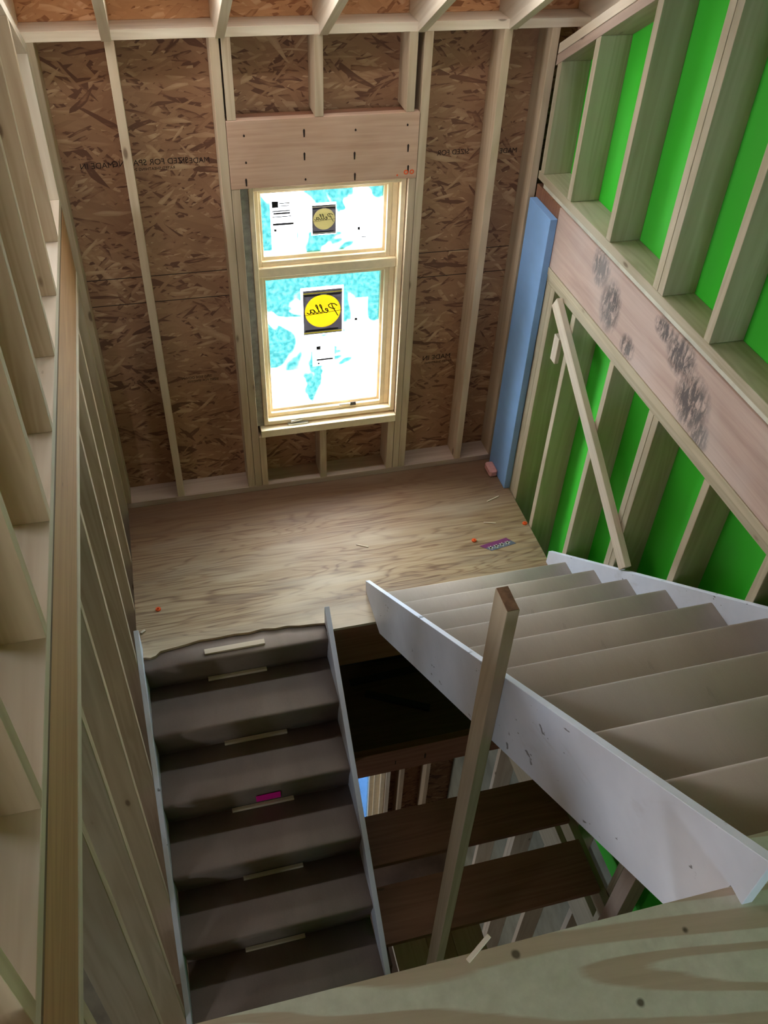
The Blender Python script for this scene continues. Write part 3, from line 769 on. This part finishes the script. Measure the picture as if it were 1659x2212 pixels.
# ------------------------------------------------------------------ landing
ld = empty('stair_landing', (.7, 3.3, 0)); tag(ld, 'plywood stair landing with streaky grain below the window', 'landing')
front = [(-.366, 2.775), (-.33, 2.772), (-.31, 2.765), (-.285, 2.772), (-.262, 2.795), (-.2, 2.803), (-.13, 2.812), (-.074, 2.823), (.0, 2.820), (.10, 2.824), (.17, 2.818), (.24, 2.826), (.30, 2.815), (.36, 2.818), (.42, 2.806), (.5, 2.80), (.577, 2.79), (.578, 2.745), (1.827, 2.745), (1.827, 3.999), (-.366, 3.999)]
prism_z('plywood_deck', front, -.016, 0.0, M['landing'], ld).location = -ld.location
board('rim_joist', .575, 1.827, 2.7455, 2.783, -.31, -.017, M['plank'], ld)
board('rim_joist', -.33, .574, 2.7575, 2.795, -.31, -.054, M['plank'], ld)
# ------------------------------------------------------------------ carpeted flight going down on the left
def step_down(k, ynose, z, rise, back, x0, x1, mat, parent):
    """covering-draped step; nosing towards -y"""
    r = .014
    pts = [(ynose+.052, z-rise+.0005), (ynose+.052, z-.035), (back, z-.035), (back, z)]
    pts += [(ynose+r+.006, z+.001)]
    for i in range(1, 7):
        a_ = PI/2*i/6; pts.append((ynose+r-r*math.sin(a_), z-r+r*math.cos(a_)))
    pts += [(ynose+.001, z-.030), (ynose+.006, z-.045), (ynose+.018, z-.09), (ynose+.026, z-.14), (ynose+.030, z-rise+.0005)]
    ob = prism_x('step', pts, x0, x1, mat, parent, bev=0)
    for p in ob.data.polygons: p.use_smooth = abs(p.normal.y) < .99
    return ob
fa = empty('lower_flight', (.1, 2.7, -1.6)); tag(fa, 'flight of brown covered steps going down to the left', 'staircase')
for k in range(8):
    yn = 2.705-.253*k; z = -.2*k-(.0165 if k == 0 else 0)
    step_down(k, yn, z, .2-(.0165 if k == 0 else 0), (2.835 if k == 0 else yn+.283), -.342, .548, M['cover_dark'], fa)
def skirt(name, poly, x0, x1, parent, xf=None, ang=0):
    return prism_x(name, poly, x0, x1, M['white'], parent, xf=xf, ang=ang, bev=.0012)
def sd(y): return .79*(y-2.705)
up_ = [(2.80, .115), (2.80, .001), (2.7445, .001), (2.7445, -.27)]
low = [(.68, sd(.68)-.02), (.68, sd(.68)+.045)]
skirt('skirt_board', up_+low, .5485, .5735, fa, ang=math.atan(.79))
skirt('skirt_board', [(2.83, .14), (2.83, .001), (2.7445, .001), (2.7445, -.27)]+low, -.366, -.3425, fa, ang=math.atan(.79))

# strips holding the covering and the magenta tape
SG = 'thin battens holding the brown covering'
SX = [(-.056, .237), (-.058, .234), (-.025, .286), (-.036, .268), (-.03, .262), (-.069, .219)]
SLAB = ['pale batten on the top nosing at the torn landing edge', 'pale batten at the foot of the first riser going down', 'pale batten at the foot of the second riser going down',
        'pale batten just below the magenta tape', 'pale batten at the foot of the fourth riser going down', 'pale batten on the lowest visible step going down']
for k, (x0, x1) in enumerate(SX):
    if k == 0: ob = beam('wood_batten', (x0, 2.748, -.009), (x1, 2.750, -.009), (0, 1, 0), .030, .012, M['pine_pale'], bev=.001)
    else:
        yr = 2.705-.253*(k-1)+.030
        ob = board('wood_batten', x0, x1, yr-.0205, yr-.0025, -.2*k+.0012, -.2*k+.018, M['pine_pale'])
    tag(ob, SLAB[k], 'batten', SG)
yr = 2.705-.253*2
tp = beam('tape_strip', (.085, yr+.0185, -.532), (.205, yr+.0185, -.532), (0, -.14, 1), .070, .0012, M['magenta'], bev=0); tag(tp, 'bright magenta tape strip stuck on the third riser', 'tape')

# ------------------------------------------------------------------ flight going up on the right
fu = empty('upper_flight', (1.3, 2.7, 0)); tag(fu, 'flight of tan covered steps going up on the right', 'staircase')
XS0, XS1 = .8225, 1.8095
for k in range(8):
    yn = 2.772-.252*k; z = .187+.201*k; rise = .201 if k else .1865
    yb2 = yn-.252-.027; r = .013
    pts = [(yn-.029, z-rise+.0005), (yn-.026, z-.06), (yn-.010, z-.036), (yn-.001, z-.028)]
    for i in range(0, 7):
        a_ = PI/2*i/6; pts.append((yn-r+r*math.cos(a_), z-r+r*math.sin(a_)))
    pts += [(yn-r-.01, z+.0012), (yb2+.001, z), (yb2+.001, z-.035), (yn-.052, z-.035), (yn-.052, z-rise+.0005)]
    ob = prism_x('step', pts, XS0, XS1, M['cover'], fu, bev=0)
    for p in ob.data.polygons: p.use_smooth = abs(p.normal.y) < .99
# last nosing at floor level
yn = 2.772-.252*8; z = .187+.201*8
pts = [(yn-.028, z-.2), (yn-.026, z-.06), (yn-.003, z-.03)]+[(yn-.013+.013*math.cos(PI/2*i/6), z-.013+.013*math.sin(PI/2*i/6)) for i in range(7)]+[(.53, z+.002), (.53, z-.2)]
ob = prism_x('step', pts, XS0, XS1, M['cover'], fu, bev=0)
for p in ob.data.polygons: p.use_smooth = abs(p.normal.y) < .99
def bow(y): return .05*(2.9-y)/2.4
def su(y): return .225+.795*(2.772-y)
def flight_skirt(poly, x0, x1, xf):
    return skirt('skirt_board', poly, x0, x1, fu, xf=xf, ang=-math.atan(.795))
flight_skirt([(2.965, su(2.965)), (2.955, .001), (2.745, .001), (2.6655, .001), (.53, 1.67), (.483, 1.705), (.483, ZU+.001), (.448, ZU+.001), (.448, su(.448))], .800, .8215, None)
flight_skirt([(2.95, su(2.95)), (2.95, .001), (2.6655, .001), (.558, 1.65), (.558, ZU+.001), (.47, ZU+.001), (.45, su(.45))], 1.8105, 1.833, None)

# upright post leaning on the white board
tag(board('post', .762, .7995, 1.374, 1.463, -1.5615, 1.637, M['post']), 'rough upright post standing against the white skirt board', 'post')

pst = [o_ for o_ in COL.objects if o_.name == 'post'][0]
bpy.context.view_layer.update()
eg = board('end_grain', .764, .7975, 1.376, 1.461, 1.6372, 1.6395, M['endgrain']); eg.parent = pst; eg.matrix_parent_inverse = pst.matrix_world.inverted()
# rim under the upper floor
tag(board('rim_joist', -.366, 1.83, .442, .480, 1.62, 1.90, M['pine']), 'joist under the near edge of the upper plywood floor', 'joist')

# ------------------------------------------------------------------ litter on the landing
cd = empty('paper_card', (1.6, 3.14, 0)); tag(cd, 'purple and grey card lying on the landing near the stairs', 'card')
def quad3(name, p, z0, z1, mat, par):
    ob = prism_z(name, p, z0, z1, mat, par); ob.location = -par.location; return ob
c1, c2, c3, c4 = Vector((1.494, 3.144)), Vector((1.662, 3.175)), Vector((1.702, 3.121)), Vector((1.548, 3.095))
mid0 = c1.lerp(c4, .5); mid1 = c2.lerp(c3, .5)
quad3('purple_half', [tuple(c1), tuple(mid0), tuple(mid1), tuple(c2)], .0005, .002, M['card_purple'], cd)
quad3('grey_half', [tuple(mid0), tuple(c4), tuple(c3), tuple(mid1)], .0005, .002, M['card_grey'], cd)
stars = []
for i in range(4):
    cc = mid0.lerp(mid1, .14+.22*i); cc = cc.lerp(c4.lerp(c3, .14+.22*i), .25)
    for j in range(5):
        a0 = 2*PI*j/5; n_ = Vector((math.cos(a0), math.sin(a0))); q = Vector((-n_.y, n_.x))
        stars.append([(cc.x+q.x*.006, cc.y+q.y*.006, .0022), (cc.x+n_.x*.018, cc.y+n_.y*.018, .0022), (cc.x-q.x*.006, cc.y-q.y*.006, .0022)])
bpy.context.view_layer.update()
flat_poly('star_print', stars, M['card_cream'], cd, thick=.0004)
def cap(x, y, z, label):
    bm = bmesh.new(); bmesh.ops.create_cone(bm, cap_ends=True, segments=20, radius1=.014, radius2=.013, depth=.006)
    bmesh.ops.create_cone(bm, cap_ends=True, segments=12, radius1=.005, radius2=.003, depth=.010, matrix=Matrix.Translation((0, 0, .007)))
    me = bpy.data.meshes.new('m'); bm.to_mesh(me); bm.free(); ob = link('nail_cap', me, M['orange']); ob.location = (x, y, z); tag(ob, label, 'nail cap', 'orange nail caps on the landing'); return ob
cap(1.478, 3.192, .0035, 'orange nail cap beside the purple card'); cap(1.808, 3.262, .0035, 'orange nail cap at the right edge of the landing'); cap(-.253, 3.064, .0035, 'orange nail cap near the left wall of the landing')
def sliver(x, y, z, l_, ang, label, t=.004, wd=.006):
    ob = beam('wood_splinter', (x-math.cos(ang)*l_/2, y-math.sin(ang)*l_/2, z), (x+math.cos(ang)*l_/2, y+math.sin(ang)*l_/2, z), (0, 0, 1), t, wd, M['pine_pale'], bev=.001); tag(ob, label, 'splinter'); return ob
sliver(1.613, 3.309, .0025, .07, -.3, 'pale splinter behind the purple card', .004)
sliver(.86, 3.285, .0025, .07, -.5, 'pale splinter in the middle of the landing', .004)
sliver(1.70, 3.50, .0025, .09, .35, 'pale splinter near the foot of the blue foam', .004)
sliver(-.335, 2.93, .0055, .025, .6, 'pale wood chip at the left wall of the landing', .01, .012)
# splinter sticking out over the upper floor edge
s1 = beam('wood_splinter', (.318, .472, 1.924), (.358, .492, 1.952), (0, 0, 1), .003, .008, M['pine_pale'], bev=.001); tag(s1, 'pale splinter sticking out from the upper floor edge', 'splinter')

# ------------------------------------------------------------------ inside the stairwell below
pf = empty('lower_platform', (1.2, 3.3, -1.25)); tag(pf, 'dark platform under the landing seen between the two flights', 'platform')
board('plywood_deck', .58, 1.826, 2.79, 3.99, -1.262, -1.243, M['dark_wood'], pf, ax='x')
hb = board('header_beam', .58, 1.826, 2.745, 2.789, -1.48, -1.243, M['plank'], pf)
bpy.context.view_layer.update()
for (s, x, sz) in (('1', 1.16, .075), ('I', .97, .055)):
    me = text_me(s, sz); me.materials.clear(); ob = link('pencil_mark', me, M['ink']); ob.parent = hb
    mw = Matrix(((1, 0, 0), (0, 0, -1), (0, 1, 0))).to_4x4(); mw.translation = Vector((x, 2.7445, -1.40)); ob.matrix_world = mw
for i, (a, b2, l_) in enumerate((((.75, 3.45, -1.228), (1.35, 3.42, -1.228), 'dark stick at the back of the dark platform'), ((.80, 3.28, -1.228), (1.40, 3.30, -1.228), 'middle dark stick on the dark platform'), ((.88, 3.18, -1.228), (1.25, 2.98, -1.228), 'slanting dark stick nearest on the dark platform'))):
    tag(beam('dark_stick', a, b2, (0, 0, 1), .028, .04, M['hole']), l_, 'stick', 'dark sticks on the lower platform')
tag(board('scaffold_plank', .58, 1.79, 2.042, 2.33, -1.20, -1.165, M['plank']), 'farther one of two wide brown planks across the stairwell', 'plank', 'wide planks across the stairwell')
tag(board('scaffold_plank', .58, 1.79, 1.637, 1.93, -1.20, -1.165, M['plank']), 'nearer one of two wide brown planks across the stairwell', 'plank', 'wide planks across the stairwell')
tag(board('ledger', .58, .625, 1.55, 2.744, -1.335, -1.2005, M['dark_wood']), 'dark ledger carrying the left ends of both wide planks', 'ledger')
tag(board('ledger', 1.785, 1.831, 1.55, 2.744, -1.335, -1.2005, M['pine_green']), 'ledger on the green wall carrying the right ends of planks', 'ledger')
tag(board('post', 1.745, 1.831, 1.44, 1.53, -1.56, .05, M['pine_pink']), 'short pinkish post under the right end of upper flight', 'post')
# pale loose boards on the main floor beside the post
for i, (x0, x1, yf, l_) in enumerate(((.70, .885, 1.80, 'left one of the pale loose boards at the foot of the post'), (.887, 1.03, 1.83, 'middle one of the pale loose boards at the foot of the post'), (1.032, 1.20, 1.86, 'right one of the pale loose boards at the foot of the post'))):
    tag(board('loose_board', x0, x1, .95, yf, -1.5995, -1.5625, M['post'] if i == 1 else M['pine_pale']), l_, 'board', 'pale boards at the foot of the post')
# lower window wall
GB = 'studs of the back wall below the landing'
for i, (x0, l_) in enumerate(((1.29, 'pale stud beside the basement window'), (1.42, 'second stud right of the basement window'), (1.66, 'third stud right of the basement window'), (-.1, 'stud left of the basement window'), (.30, 'stud close left of the basement window'))):
    stud(x0, x0+T, YB, YO, -4.9, -1.5, l_, GB, 'pine_pale' if i < 1 else 'pine')
w2 = empty('window_2', (.9, 3.94, -4.5)); w2['kind'] = 'structure'
def fr2(n, x0, x1, y0, y1, z0, z1, m_='frame'): return board(n, x0, x1, y0, y1, z0, z1, M[m_], w2, bev=.003)
fr2('jamb', 1.245, 1.284, 3.87, 3.999, -4.49, -3.31); fr2('liner', 1.195, 1.2445, 3.90, 3.999, -4.46, -3.34); fr2('jamb', .802, .83, 3.87, 3.999, -4.49, -3.31)
fr2('sash', 1.155, 1.1945, 3.92, 3.98, -4.46, -3.34); fr2('sash', .8305, .86, 3.92, 3.98, -4.46, -3.34)
fr2('sill_rail', .83, 1.245, 3.87, 3.999, -4.499, -4.465); fr2('head_jamb', .83, 1.245, 3.87, 3.999, -3.335, -3.305)
g2 = board('pane', .86, 1.155, 3.95, 3.954, -4.46, -3.34, M['clear'], w2, bev=0)

bpy.context.view_layer.update()
